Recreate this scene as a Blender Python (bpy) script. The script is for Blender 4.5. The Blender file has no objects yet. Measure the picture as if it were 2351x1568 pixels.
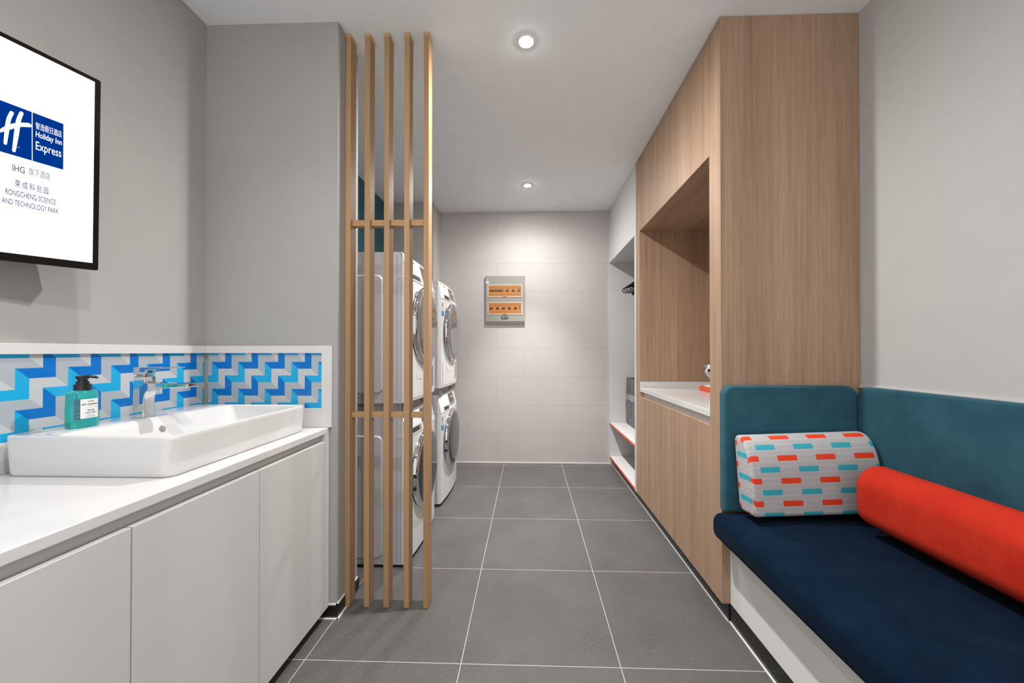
import bpy, bmesh, math, random
from mathutils import Vector, Matrix
random.seed(7)
S = bpy.context.scene
COL = S.collection
PI = math.pi

# ------------------------------------------------------------------ camera
f_px, pcx, pcy = 839.106, 1187.861, 800.610
YAW, PITCH, ROLL, CAM_H = 0.0302, 0.0065, -0.0003, 1.181
cam = bpy.data.cameras.new('camera')
cam.sensor_width = 36.0
cam.lens = f_px / 2351 * 36
cam.shift_x = -(pcx - 2351 / 2) / 2351
cam.shift_y = (pcy - 1568 / 2) / 2351
cam.clip_start = 0.02
co = bpy.data.objects.new('camera', cam)
COL.objects.link(co)
fw = Vector((-math.sin(YAW) * math.cos(PITCH), math.cos(YAW) * math.cos(PITCH), math.sin(PITCH)))
rt = Vector((math.cos(YAW), math.sin(YAW), 0))
up = rt.cross(fw)
rt2 = rt * math.cos(ROLL) + up * math.sin(ROLL)
up2 = -rt * math.sin(ROLL) + up * math.cos(ROLL)
M = Matrix((rt2, up2, -fw)).transposed().to_4x4()
M.translation = (0, 0, CAM_H)
co.matrix_world = M
S.camera = co

# ------------------------------------------------------------------ world, exposure
w = bpy.data.worlds.new('world')
S.world = w
w.use_nodes = True
bg = w.node_tree.nodes['Background']
bg.inputs[0].default_value = (1.0, 0.985, 0.965, 1)
bg.inputs[1].default_value = 1.12
S.view_settings.view_transform = 'Standard'
S.view_settings.look = 'None'
S.view_settings.gamma = 1
S.view_settings.use_curve_mapping = False
S.view_settings.exposure = 0.24
LAMP_C = (1.0, .988, .968)
LENS_E = 260.0

# ------------------------------------------------------------------ materials
def lin(r, g, b):
    return tuple((v / 255 / 12.92) if v / 255 <= 0.04045 else ((v / 255 + 0.055) / 1.055) ** 2.4 for v in (r, g, b))

class NT:
    """small node-tree helper"""
    def __init__(s, m):
        s.t = m.node_tree; s.n = s.t.nodes; s.l = s.t.links
    def new(s, typ, **kw):
        n = s.n.new(typ)
        for k, v in kw.items():
            setattr(n, k, v)
        return n
    def link(s, a, b): s.l.new(a, b)
    def math(s, op, a, b=None, c=None, clamp=False):
        n = s.new('ShaderNodeMath', operation=op); n.use_clamp = clamp
        for i, v in enumerate((a, b, c)):
            if v is None: continue
            if isinstance(v, (int, float)): n.inputs[i].default_value = v
            else: s.link(v, n.inputs[i])
        return n.outputs[0]
    def mix(s, fac, a, b):
        n = s.new('ShaderNodeMix', data_type='RGBA')
        for i, v in ((0, fac), (6, a), (7, b)):
            if isinstance(v, (int, float)): n.inputs[i].default_value = v
            elif isinstance(v, tuple): n.inputs[i].default_value = (*v, 1)
            else: s.link(v, n.inputs[i])
        return n.outputs[2]
    def noise(s, vec, scale, detail=3, rough=0.5):
        n = s.new('ShaderNodeTexNoise')
        n.inputs['Scale'].default_value = scale
        n.inputs['Detail'].default_value = detail
        n.inputs['Roughness'].default_value = rough
        if vec is not None: s.link(vec, n.inputs['Vector'])
        return n.outputs['Fac']
    def coord(s, which='Object'):
        return s.new('ShaderNodeTexCoord').outputs[which]
    def mapping(s, vec, scale=(1, 1, 1), loc=(0, 0, 0)):
        n = s.new('ShaderNodeMapping')
        n.inputs['Scale'].default_value = scale
        n.inputs['Location'].default_value = loc
        s.link(vec, n.inputs['Vector'])
        return n.outputs[0]
    def sep(s, vec):
        n = s.new('ShaderNodeSeparateXYZ'); s.link(vec, n.inputs[0]); return n.outputs
    def ramp(s, fac, stops):
        n = s.new('ShaderNodeValToRGB')
        e = n.color_ramp.elements
        while len(e) < len(stops): e.new(0.5)
        for i, (p, c) in enumerate(stops):
            e[i].position = p; e[i].color = (*c, 1)
        s.link(fac, n.inputs[0]); return n.outputs[0]
    def bump(s, h, strength=0.1, dist=0.01):
        n = s.new('ShaderNodeBump')
        n.inputs['Strength'].default_value = strength
        n.inputs['Distance'].default_value = dist
        s.link(h, n.inputs['Height']); return n.outputs[0]

def mat(name, color=(.8, .8, .8), rough=.5, metal=0, spec=.5, **kw):
    m = bpy.data.materials.new(name); m.use_nodes = True
    b = m.node_tree.nodes['Principled BSDF']
    b.inputs['Base Color'].default_value = (*color, 1)
    b.inputs['Roughness'].default_value = rough
    b.inputs['Metallic'].default_value = metal
    b.inputs['Specular IOR Level'].default_value = spec
    for k, v in kw.items():
        i = b.inputs[k.replace('_', ' ')]
        i.default_value = (*v, 1) if isinstance(v, tuple) else v
    return m, NT(m), b

def plain(name, color, rough=.5, metal=0, spec=.5, nb=0, ns=200, **kw):
    """principled material with a faint procedural mottling (and bump)"""
    m, t, b = mat(name, color, rough, metal, spec, **kw)
    v = t.coord()
    n = t.noise(v, 9, 3)
    c = t.mix(n, tuple(x * .965 for x in color), tuple(min(1, x * 1.035) for x in color))
    t.link(c, b.inputs['Base Color'])
    if nb:
        t.link(t.bump(t.noise(v, ns, 2), nb, .002), b.inputs['Normal'])
    return m

MT = {}
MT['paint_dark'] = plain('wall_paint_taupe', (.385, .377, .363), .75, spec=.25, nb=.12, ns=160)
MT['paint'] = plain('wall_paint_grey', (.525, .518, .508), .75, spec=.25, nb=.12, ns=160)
MT['ceiling'] = plain('ceiling_paint', (.885, .90, .91), .85, spec=.2, nb=.08, ns=150)
MT['white_lam'] = plain('white_laminate', (.56, .553, .545), .42, spec=.35)
MT['nook'] = plain('white_nook_laminate', (.62, .612, .615), .5, spec=.3)
MT['bench_white'] = plain('white_bench_laminate', (.74, .745, .72), .4, spec=.35)
MT['quartz'] = plain('white_quartz', (.66, .65, .64), .16, spec=.5)
MT['ceramic'] = plain('white_ceramic', (.70, .695, .687), .06, spec=.55, Coat_Weight=.4)
MT['chrome'] = plain('chrome', (.70, .71, .72), .04, metal=1)
MT['dark_chrome'] = plain('brushed_chrome', (.55, .56, .57), .16, metal=1)
MT['black_skirt'] = plain('black_skirting_tile', (.012, .012, .012), .28)
MT['sealant'] = plain('white_sealant', (.74, .73, .71), .5)
MT['black'] = plain('black_plastic', (.012, .012, .013), .3)
MT['hanger_black'] = plain('matt_black_wire', (.006, .006, .006), .6, spec=.15)
MT['tv_black'] = plain('glossy_black_bezel', (.006, .006, .006), .15, spec=.3)
MT['appliance'] = plain('white_enamel', (.74, .74, .735), .22, spec=.5)
MT['appliance_side'] = plain('grey_white_side_with_shade', (.46, .445, .45), .35)  # grey-white shell colour, with the shade between the stacks mixed in
MT['kit_grey'] = plain('grey_stacking_kit', (.20, .19, .18), .45)
MT['display'] = plain('dark_display_glass', (.045, .038, .035), .1)
MT['mark_grey'] = plain('grey_print', (.25, .25, .25), .5)
MT['slot_dark'] = plain('dark_recess', (.03, .03, .03), .5)
MT['sticker_white'] = plain('white_sticker', (.78, .78, .77), .4)
MT['sticker_blue'] = plain('blue_sticker', (.02, .26, .62), .4)
MT['dark_glass'] = plain('dark_door_glass', (.035, .038, .036), .05, spec=.8)
MT['grey_glass'] = plain('smoky_mirror_glass', (.27, .27, .265), .05, metal=.6)
MT['orange_edge'] = plain('orange_edge_band', lin(222, 88, 60), .45)
MT['orange'] = plain('orange_silicone', lin(222, 78, 28), .4)
MT['panel_grey'] = plain('taupe_metal', (.29, .275, .24), .42)
MT['panel_white'] = plain('panel_window_frame', (.62, .585, .54), .4)
MT['amber'] = plain('amber_backing', (.47, .185, .038), .35)
MT['breaker'] = plain('breaker_black', (.02, .018, .015), .4)
MT['breaker_line'] = plain('breaker_slot_brown', (.07, .025, .008), .5)
MT['navy_plastic'] = plain('navy_plastic', (.03, .04, .09), .3)
MT['iron_white'] = plain('white_iron_plastic', (.72, .74, .74), .3)
MT['cotton'] = plain('white_cloth_pad', (.75, .76, .74), .9, nb=.4, ns=90)
MT['tape'] = plain('pale_end_grain', (.55, .36, .16), .5)
MT['p_light'] = plain('print_sky_blue', (.018, .39, .70), .12, spec=.32)
MT['p_dark'] = plain('print_royal_blue', (.005, .165, .54), .12, spec=.32)
MT['p_ga'] = plain('print_cool_grey', (.40, .44, .485), .12, spec=.32)
MT['p_gb'] = plain('print_pale_grey', (.53, .55, .57), .12, spec=.32)
MT['text_white'] = plain('white_print', (.8, .8, .8), .6)
MT['label_teal'] = plain('slate_label', (.035, .13, .18), .4)
MT['ink'] = plain('black_ink', (.03, .03, .035), .5)
MT['ink_red'] = plain('red_ink', (.5, .04, .04), .5)

def emit(name, color, strength):
    m, t, b = mat(name, (0, 0, 0), 1.0, spec=0)
    b.inputs['Emission Color'].default_value = (*color, 1)
    b.inputs['Emission Strength'].default_value = strength
    v = t.noise(t.coord(), 3)
    t.link(t.mix(v, tuple(x * .99 for x in color), color), b.inputs['Emission Color'])
    return m
MT['screen'] = emit('lit_screen_white', (1, 1, 1), 1.0)
MT['scr_blue'] = emit('lit_screen_blue', lin(0, 54, 140), .92)
MT['scr_navy'] = emit('lit_screen_navy', lin(22, 50, 120), .92)
MT['scr_grey'] = emit('lit_screen_grey', lin(114, 114, 116), .92)
MT['lens'] = emit('downlight_lens', (1, .98, .95), LENS_E)
MT['digits'] = emit('orange_digits', (1, .25, .05), 2.2)

# soap: translucent teal plastic
m, t, b = mat('teal_soap_bottle', (.012, .50, .40), .12, spec=.5, Transmission_Weight=.82, IOR=1.35)
n = t.noise(t.mapping(t.coord(), (1, 1, .35)), 30, 2)
t.link(t.mix(n, (.05, .70, .60), (.10, .82, .72)), b.inputs['Base Color'])
MT['soap'] = m

# wood: vertical fine grain (grain along axis)
def wood(name, dark, light, axis='z', scale=1.0, rough=.5):
    m, t, b = mat(name, light, rough, spec=.3)
    v = t.coord()
    sc = {'z': (1, 1, .022), 'y': (1, .022, 1), 'x': (.022, 1, 1)}[axis]
    fine = t.noise(t.mapping(v, tuple(s * 260 * scale for s in sc)), 1, 4, .6)
    mid = t.noise(t.mapping(v, tuple(s * 60 * scale for s in sc), (3, 1, 2)), 1, 4, .55)
    broad = t.noise(t.mapping(v, tuple(s * 13 * scale for s in sc), (9, 4, 1)), 1, 3, .6)
    f = t.math('ADD', t.math('MULTIPLY', fine, .34), t.math('MULTIPLY', mid, .34))
    f = t.math('ADD', f, t.math('MULTIPLY', broad, .34))
    c = t.ramp(f, [(.34, dark), (.51, tuple((a + c2) / 2 for a, c2 in zip(dark, light))), (.68, light)])
    t.link(c, b.inputs['Base Color'])
    t.link(t.bump(fine, .08, .002), b.inputs['Normal'])
    return m
WD, WL = (.268, .168, .106), (.50, .338, .224)
MT['wood'] = wood('oak_veneer_vertical', WD, WL, 'z')
MT['wood_y'] = wood('oak_veneer_horizontal', WD, WL, 'y')
MT['slat'] = wood('honey_oak_slat', (.33, .19, .095), (.50, .31, .16), 'z', .7, .48)
MT['slat_x'] = wood('honey_oak_rail', (.33, .19, .095), (.50, .31, .16), 'x', .7, .48)

# fabrics
def fabric(name, c0, c1, rough=.95, weave=900, bump=.25, sheen=0, rib=None, stretch=(1, 1, 1), spec=.15):
    m, t, b = mat(name, c0, rough, spec=spec)
    b.inputs['Sheen Weight'].default_value = sheen
    b.inputs['Sheen Roughness'].default_value = .4
    v = t.coord()
    n1 = t.noise(t.mapping(v, stretch), 7, 4, .65)
    n2 = t.noise(v, weave, 2)
    f = t.math('ADD', t.math('MULTIPLY', n1, .7), t.math('MULTIPLY', n2, .3))
    t.link(t.ramp(f, [(.33, c0), (.67, c1)]), b.inputs['Base Color'])
    if rib:
        wv = t.new('ShaderNodeTexWave'); wv.bands_direction = rib[0]
        wv.inputs['Scale'].default_value = rib[1]
        t.link(v, wv.inputs['Vector'])
        h = wv.outputs['Fac']
    else:
        h = n2
    t.link(t.bump(h, bump, .002), b.inputs['Normal'])
    return m
MT['navy_fab'] = fabric('navy_velvet', (.0022, .0078, .0190), (.0046, .0145, .034), sheen=.02, spec=.04)
MT['teal_fab'] = fabric('teal_velvet', (.0165, .070, .102), (.034, .118, .160), sheen=.1)
MT['red_fab'] = fabric('red_ribbed_fabric', (.50, .022, .010), (.63, .042, .018), rib=('Y', 130), bump=.35)
MT['bag_fab'] = fabric('grey_felt', (.11, .115, .115), (.25, .262, .262), weave=260, bump=.5)

# patterned cushion (UV in metres: u along length, v around the profile)
m, t, b = mat('brick_dash_cushion', (.5, .5, .5), .9, spec=.15)
uv = t.new('ShaderNodeUVMap'); uv.uv_map = 'UVMap'
s = t.sep(uv.outputs[0])
su = t.math('ADD', s[0], .038)
sv = t.math('SUBTRACT', s[1], .0075)
vb = t.math('FRACT', t.math('DIVIDE', sv, .0856))
ub = t.math('FRACT', t.math('DIVIDE', su, .151))
red = t.math('MULTIPLY', t.math('LESS_THAN', vb, .25), t.math('LESS_THAN', ub, .507))
tb = t.math('MULTIPLY', t.math('GREATER_THAN', vb, .5), t.math('LESS_THAN', vb, .75))
ub2 = t.math('FRACT', t.math('ADD', t.math('DIVIDE', su, .151), .5))
teal = t.math('MULTIPLY', tb, t.math('LESS_THAN', ub2, .507))
q = t.math('FRACT', t.math('MULTIPLY', vb, 4))
line = t.math('LESS_THAN', q, .045)
nz = t.noise(t.coord(), 400, 2)
base = t.mix(nz, (.36, .352, .358), (.50, .49, .495))
c = t.mix(line, base, (.66, .65, .65))
c = t.mix(red, c, (.74, .060, .022))
c = t.mix(teal, c, (.045, .37, .46))
t.link(c, b.inputs['Base Color'])
t.link(t.bump(nz, .15, .002), b.inputs['Normal'])
MT['cushion'] = m

# floor tiles (world = object coordinates, 600 mm grid)
def grid_line(t, x, period, off, width):
    fr = t.math('FRACT', t.math('DIVIDE', t.math('SUBTRACT', x, off), period))
    d = t.math('MULTIPLY', t.math('MINIMUM', fr, t.math('SUBTRACT', 1.0, fr)), period)
    return t.math('LESS_THAN', d, width / 2)
m, t, b = mat('grey_floor_tile', (.13, .125, .12), .5, spec=.4)
v = t.coord(); s = t.sep(v)
gx = grid_line(t, s[0], .6, -.2556, .0034)
gy = grid_line(t, s[1], .6, 3.1815, .0030)
g = t.math('MAXIMUM', gx, gy)
n1 = t.noise(v, 3.2, 5, .6)
n2 = t.noise(t.mapping(v, (1, .45, 1)), 170, 3, .7)
n3 = t.noise(v, 55, 3, .7)
f = t.math('ADD', t.math('MULTIPLY', n1, .45), t.math('MULTIPLY', n2, .55))
c = t.ramp(f, [(.36, (.078, .0735, .071)), (.72, (.128, .121, .117))])
speck = t.math('GREATER_THAN', t.math('MULTIPLY', n3, n2), .405)
c = t.mix(speck, c, (.20, .195, .19))
c = t.mix(g, c, (.42, .39, .365))
t.link(c, b.inputs['Base Color'])
t.link(t.math('ADD', .36, t.math('MULTIPLY', n2, .25)), b.inputs['Roughness'])
h = t.math('SUBTRACT', t.math('MULTIPLY', n2, .25), g)
t.link(t.bump(h, .15, .002), b.inputs['Normal'])
MT['floor'] = m

# 600 x 300 running-bond wall tile; u, v are world axes
def wall_tile(name, ax, u0, v0, c0, c1, gc, rough=.62, gw=.0026, bond=True):
    m, t, b = mat(name, c0, rough, spec=.25)
    v = t.coord(); s = t.sep(v)
    row = t.math('FLOOR', t.math('DIVIDE', t.math('SUBTRACT', v0, s[2]), .3))
    odd = t.math('MULTIPLY', t.math('MODULO', row, 2.0), .3 if bond else 0.0)
    u = t.math('SUBTRACT', s[ax], odd)
    g = t.math('MAXIMUM', grid_line(t, u, .6, u0, gw), grid_line(t, s[2], .3, v0, gw))
    n1 = t.noise(v, 2.2, 3)
    n2 = t.noise(v, 140, 3, .7)
    f = t.math('ADD', t.math('MULTIPLY', n1, .6), t.math('MULTIPLY', n2, .4))
    c = t.ramp(f, [(.3, c0), (.7, c1)])
    t.link(t.mix(g, c, gc), b.inputs['Base Color'])
    t.link(t.bump(t.math('SUBTRACT', 1.0, g), .2, .001), b.inputs['Normal'])
    return m
MT['tile_back'] = wall_tile('stone_wall_tile', 0, -.6348, 2.409, (.485, .450, .435), (.54, .505, .490), (.36, .33, .31))
MT['tile_side'] = wall_tile('stone_wall_tile_side', 1, 3.865, 2.409, (.485, .450, .435), (.54, .505, .490), (.36, .33, .31))
MT['tile_teal'] = wall_tile('teal_wall_tile', 1, 3.04, 2.36, (.018, .090, .118), (.028, .118, .150), (.22, .27, .28), .25, bond=False)

# ------------------------------------------------------------------ mesh builder
class MB:
    def __init__(s):
        s.v = []; s.f = []; s.m = []; s.uv = None
    def add(s, vs, fs, mi=0):
        o = len(s.v); s.v += [tuple(p) for p in vs]
        for fc in fs:
            s.f.append(tuple(i + o for i in fc)); s.m.append(mi)
        return s
    def box(s, x0, x1, y0, y1, z0, z1, mi=0):
        vs = [(x, y, z) for x in (x0, x1) for y in (y0, y1) for z in (z0, z1)]
        return s.add(vs, [(0, 1, 3, 2), (4, 6, 7, 5), (0, 4, 5, 1), (2, 3, 7, 6), (0, 2, 6, 4), (1, 5, 7, 3)], mi)
    def loft(s, loops, cap0=True, cap1=True, mi=0, closed=True):
        n = len(loops[0]); vs = [p for L in loops for p in L]; fs = []
        for k in range(len(loops) - 1):
            for i in range(n if closed else n - 1):
                j = (i + 1) % n
                fs.append((k * n + i, k * n + j, (k + 1) * n + j, (k + 1) * n + i))
        if cap0: fs.append(tuple(reversed(range(n))))
        if cap1: fs.append(tuple((len(loops) - 1) * n + i for i in range(n)))
        return s.add(vs, fs, mi)
    def prism(s, pts, a, b, axis='y', mi=0):
        """2D outline extruded along an axis: 'y' -> pts are (x,z); 'x' -> (y,z); 'z' -> (x,y)"""
        def P(p, h):
            return {'y': (p[0], h, p[1]), 'x': (h, p[0], p[1]), 'z': (p[0], p[1], h)}[axis]
        return s.loft([[P(p, a) for p in pts], [P(p, b) for p in pts]], mi=mi)
    def tube(s, pts, r, n=8, closed=False, mi=0):
        pts = [Vector(p) for p in pts]; loops = []; N = len(pts); prev = None
        for i, p in enumerate(pts):
            a = pts[i - 1] if (i > 0 or closed) else p
            c = pts[(i + 1) % N] if (i < N - 1 or closed) else p
            tg = (c - a).normalized()
            if prev is None:
                ref = Vector((0, 0, 1)) if abs(tg.z) < .9 else Vector((1, 0, 0))
                u = tg.cross(ref).normalized()
            else:
                u = (prev - tg * prev.dot(tg)).normalized()
            prev = u; w2 = tg.cross(u)
            rr = r[i] if isinstance(r, (list, tuple)) else r
            loops.append([tuple(p + (u * math.cos(2 * PI * k / n) + w2 * math.sin(2 * PI * k / n)) * rr) for k in range(n)])
        if closed: loops.append(loops[0])
        return s.loft(loops, not closed, not closed, mi)
    def lathe(s, prof, origin, axis='z', n=40, mi=0, sx=1.0, sy=1.0, cap0=False, cap1=False):
        """prof: list of (radius, height along axis)"""
        loops = []
        for r, h in prof:
            L = []
            for k in range(n):
                a = 2 * PI * k / n; u, v2 = r * math.cos(a) * sx, r * math.sin(a) * sy
                d = {'z': (u, v2, h), 'x': (h, u, v2), 'y': (v2, h, u)}[axis]
                L.append(tuple(o + q for o, q in zip(origin, d)))
            loops.append(L)
        return s.loft(loops, cap0, cap1, mi)
    def xform(s, M):
        s.v = [tuple(M @ Vector(p)) for p in s.v]; return s

def rrect(u0, u1, v0, v1, r, n=5, rlow=None):
    out = []
    r = max(1e-5, min(r, (u1 - u0) / 2 - 1e-5, (v1 - v0) / 2 - 1e-5))
    for cx, cy, a0 in ((u1 - r, v1 - r, 0), (u0 + r, v1 - r, 90), (u0 + r, v0 + r, 180), (u1 - r, v0 + r, 270)):
        rr = r
        if rlow is not None and a0 >= 180:
            rr = min(r, rlow); cx = u0 + rr if a0 == 180 else u1 - rr; cy = v0 + rr
        for k in range(n + 1):
            a = math.radians(a0 + 90 * k / n)
            out.append((cx + rr * math.cos(a), cy + rr * math.sin(a)))
    return out

def soft_box(mb, x0, x1, y0, y1, z0, z1, edge, corner, axis='z', crown=0.0, n=5, mi=0, rlow=None):
    """box rounded on all edges; `axis` is the direction the loops are stacked along, crown bulges the far face"""
    if axis == 'z': U = (x0, x1, y0, y1); a, b = z0, z1
    elif axis == 'y': U = (x0, x1, z0, z1); a, b = y0, y1
    else: U = (y0, y1, z0, z1); a, b = x0, x1
    def P(p, h):
        return {'z': (p[0], p[1], h), 'y': (p[0], h, p[1]), 'x': (h, p[0], p[1])}[axis]
    sg = 1 if b > a else -1
    loops = []
    st = []
    for k in range(n + 1):
        an = PI / 2 * k / n
        st.append((edge * (1 - math.sin(an)), a + sg * edge * (1 - math.cos(an))))
    for k in range(n + 1):
        an = PI / 2 * k / n
        st.append((edge * (1 - math.cos(an)), b - sg * edge * (1 - math.sin(an))))
    if crown:
        m = min(U[1] - U[0], U[3] - U[2]) / 2
        for k in range(1, 7):
            q = k / 7.0
            st.append((edge + (m - edge) * q, b + sg * crown * math.sin(PI / 2 * q) ** .7))
    for ins, h in st:
        loops.append([P(p, h) for p in rrect(U[0] + ins, U[1] - ins, U[2] + ins, U[3] - ins, max(corner - ins, .0005), n, rlow)])
    return mb.loft(loops, mi=mi)

def wpos(o):
    p = Vector((0, 0, 0))
    while o is not None:
        p += o.location; o = o.parent
    return p

def build(name, mb, mats, parent=None, loc=None, bevel=0, smooth=None, local=False):
    """ONE mesh object.  Coordinates in mb are world coordinates unless local=True."""
    me = bpy.data.meshes.new(name)
    if loc is None: loc = Vector((0, 0, 0))
    loc = Vector(loc)
    off = Vector((0, 0, 0))
    if not local:
        off = (wpos(parent) if parent else Vector((0, 0, 0))) + (loc if parent is None else Vector((0, 0, 0)))
    me.from_pydata([tuple(Vector(p) - off) for p in mb.v], [], mb.f)
    if not isinstance(mats, (list, tuple)): mats = [mats]
    for mm in mats: me.materials.append(MT[mm])
    for p, i in zip(me.polygons, mb.m): p.material_index = i
    if mb.uv:
        ul = me.uv_layers.new(name='UVMap')
        for p in me.polygons:
            for li, vi in zip(p.loop_indices, p.vertices):
                ul.data[li].uv = mb.uv[p.index][vi]
    bm = bmesh.new(); bm.from_mesh(me)
    bmesh.ops.recalc_face_normals(bm, faces=bm.faces[:])
    bm.to_mesh(me); bm.free()
    if smooth is not None:
        for p in me.polygons: p.use_smooth = True
        me.set_sharp_from_angle(angle=math.radians(smooth))
    me.update()
    o = bpy.data.objects.new(name, me); COL.objects.link(o)
    if parent is None: o.location = loc
    else: o.parent = parent
    if bevel:
        md = o.modifiers.new('bevel', 'BEVEL'); md.width = bevel; md.segments = 3
        md.limit_method = 'ANGLE'; md.angle_limit = math.radians(35); md.harden_normals = False
    return o

def tag(o, label, cat, group=None):
    o['label'] = label; o['category'] = cat
    if group: o['group'] = group
    return o
def thing(name, label, cat, loc, group=None, rot=None):
    o = bpy.data.objects.new(name, None); o.empty_display_size = .05
    COL.objects.link(o); o.location = loc
    if rot is not None: o.rotation_euler = rot
    return tag(o, label, cat, group)
def struct(name, mb, m, **kw):
    o = build(name, mb, m, **kw); o['kind'] = 'structure'; return o
def box(x0, x1, y0, y1, z0, z1): return MB().box(x0, x1, y0, y1, z0, z1)
def dup(root, loc, label, group=None):
    r = root.copy(); COL.objects.link(r); r.location = loc; r['label'] = label
    if group: r['group'] = group
    def rec(a, b):
        for ch in list(a.children):
            c = ch.copy(); COL.objects.link(c); c.parent = b
            c.matrix_parent_inverse = ch.matrix_parent_inverse
            rec(ch, c)
    rec(root, r)
    return r

# writing -> mesh (default font), fitted to a box in a local plane
def text_mesh(body, x0, x1, y0, y1, z, shear=0, bold=0.0, spacing=1.0):
    cu = bpy.data.curves.new('lettering', 'FONT'); cu.body = body
    cu.shear = shear; cu.offset = bold; cu.space_character = spacing; cu.resolution_u = 4
    o = bpy.data.objects.new('lettering', cu); COL.objects.link(o)
    bpy.context.view_layer.update()
    dg = bpy.context.evaluated_depsgraph_get()
    me = bpy.data.meshes.new_from_object(o.evaluated_get(dg))
    vs = [v.co.copy() for v in me.vertices]; fs = [tuple(p.vertices) for p in me.polygons]
    bpy.data.objects.remove(o); bpy.data.curves.remove(cu); bpy.data.meshes.remove(me)
    ax, bx = min(v.x for v in vs), max(v.x for v in vs)
    ay, by = min(v.y for v in vs), max(v.y for v in vs)
    mb = MB()
    mb.add([(x0 + (v.x - ax) / (bx - ax) * (x1 - x0), y0 + (v.y - ay) / (by - ay) * (y1 - y0), z) for v in vs], fs)
    return mb

# ------------------------------------------------------------------ room dimensions
ZC = 2.659                      # ceiling
XL, XR = -1.4565, 1.4418        # left / right wall faces
YB = 3.865                      # back wall face
CF, CE, CX = 1.605, 1.798, -.852  # column: front, end, right face
YR = -.75                       # where the modelled room stops behind the camera
XC = .845                       # face of the built-in joinery on the right

struct('floor', box(XL - .1, XR + .1, YR, YB + .1, -.1, 0), 'floor')
struct('ceiling', box(XL - .1, XR + .1, YR, YB + .1, ZC, ZC + .1), 'ceiling')
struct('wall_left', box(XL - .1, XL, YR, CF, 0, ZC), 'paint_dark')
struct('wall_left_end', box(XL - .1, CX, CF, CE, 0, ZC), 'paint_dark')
struct('wall_left_bay', box(XL - .1, -1.43, CE, YB + .1, 0, ZC), 'tile_teal')
mb = box(-1.43, -.94, 3.592, YB + .1, 0, ZC)
struct('wall_bay_back', mb, 'tile_back')
struct('wall_back', box(-.94, XR + .1, YB, YB + .1, 0, ZC), 'tile_back')
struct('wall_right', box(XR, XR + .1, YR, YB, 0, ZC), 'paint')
# laundry nook joinery set in the right side: header, jambs
struct('wall_right_header', box(XC, XR, 2.895, YB, 2.10, ZC), 'nook')
struct('wall_right_near_jamb', box(XC, XR, 2.895, 2.9375, .074, 2.10), 'nook')
struct('wall_right_far_jamb', box(XC, XR, 3.842, YB, 0, 2.10), 'nook')

# skirtings and sealant lines
mb = MB(); mb.box(-.915, CX + .008, CF - .008, CF, .004, .056); mb.box(CX, CX + .008, CF, CE + .008, .004, .056)
struct('baseboard_left', mb, 'black_skirt', bevel=.001)
mb = MB(); mb.box(-.925, CX + .014, CF - .016, CF - .008, 0, .004); mb.box(CX + .008, CX + .016, CF - .016, 1.668, 0, .004)
mb.box(-.900, CX + .006, CF - .006, CF, .056, .062); mb.box(CX, CX + .006, CF - .006, CE, .056, .062)
struct('trim_1', mb, 'sealant')
struct('trim_2', box(-.94, XC + .025, YB - .006, YB, 0, .009), 'sealant')
mb = MB(); mb.box(.868, .8745, 1.63, YB - .006, 0, .004); mb.box(.8725, .879, -.3, 1.63, 0, .004)
struct('trim_3', mb, 'sealant')
struct('baseboard_right', box(.8745, .90, 2.8945, 3.842, 0, .074), 'black_skirt')
mb = MB(); mb.box(XR - .012, XR, .0, 1.628, 1.022, 1.036)
struct('trim_4', mb, 'nook', bevel=.001)

# ------------------------------------------------------------------ downlights
def downlight(x, y, label, kind='main', power=1.0, soft=10.5, mid=60.0, spot=98.0):
    r = thing('downlight', label, 'ceiling light', (x, y, ZC), 'recessed downlights along the ceiling')
    mb = MB(); mb.lathe([(.040, 0), (.040, -.0025), (.037, -.004), (.031, -.0035), (.027, -.001), (.027, 0)], (x, y, ZC), n=48)
    build('trim_ring', mb, 'ceiling', r, smooth=40)
    mb = MB(); mb.lathe([(.0268, -.001), (.0255, -.0045), (.020, -.007), (.010, -.0085), (.001, -.009)], (x, y, ZC), n=40, cap1=True)
    build('lens', mb, 'lens', r, smooth=60)
    if kind == 'main':      # soft, medium and focused parts of the beam
        parts = [('AREA', soft, 0), ('SPOT', mid, 165), ('SPOT', spot, 70)]
    else:
        parts = [('SPOT', 26.0, 120)]
    for typ, watts, cone in parts:
        L = bpy.data.lights.new('downlight_lamp', typ)
        L.energy = watts * power; L.color = LAMP_C
        if typ == 'AREA': L.shape = 'DISK'; L.size = .044
        else: L.spot_size = math.radians(cone); L.spot_blend = 1.0; L.shadow_soft_size = .024
        lo = bpy.data.objects.new('downlight_lamp', L); COL.objects.link(lo)
        lo.parent = r; lo.location = (0, 0, -.0105 if typ == 'AREA' else -.034)
    return r
downlight(-.010, 1.735, 'lit round downlight in the ceiling nearer the camera, beside the wooden slats')
downlight(-.008, 3.250, 'lit round downlight at the far end of the ceiling near the back wall', soft=5.0, mid=40.0, spot=215.0)
downlight(-.70, .81, 'lit round downlight in the ceiling above the vanity worktop, out of frame', 'vanity')
downlight(-.010, .220, 'lit round downlight in the ceiling above the camera, out of frame', power=.5)

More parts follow.
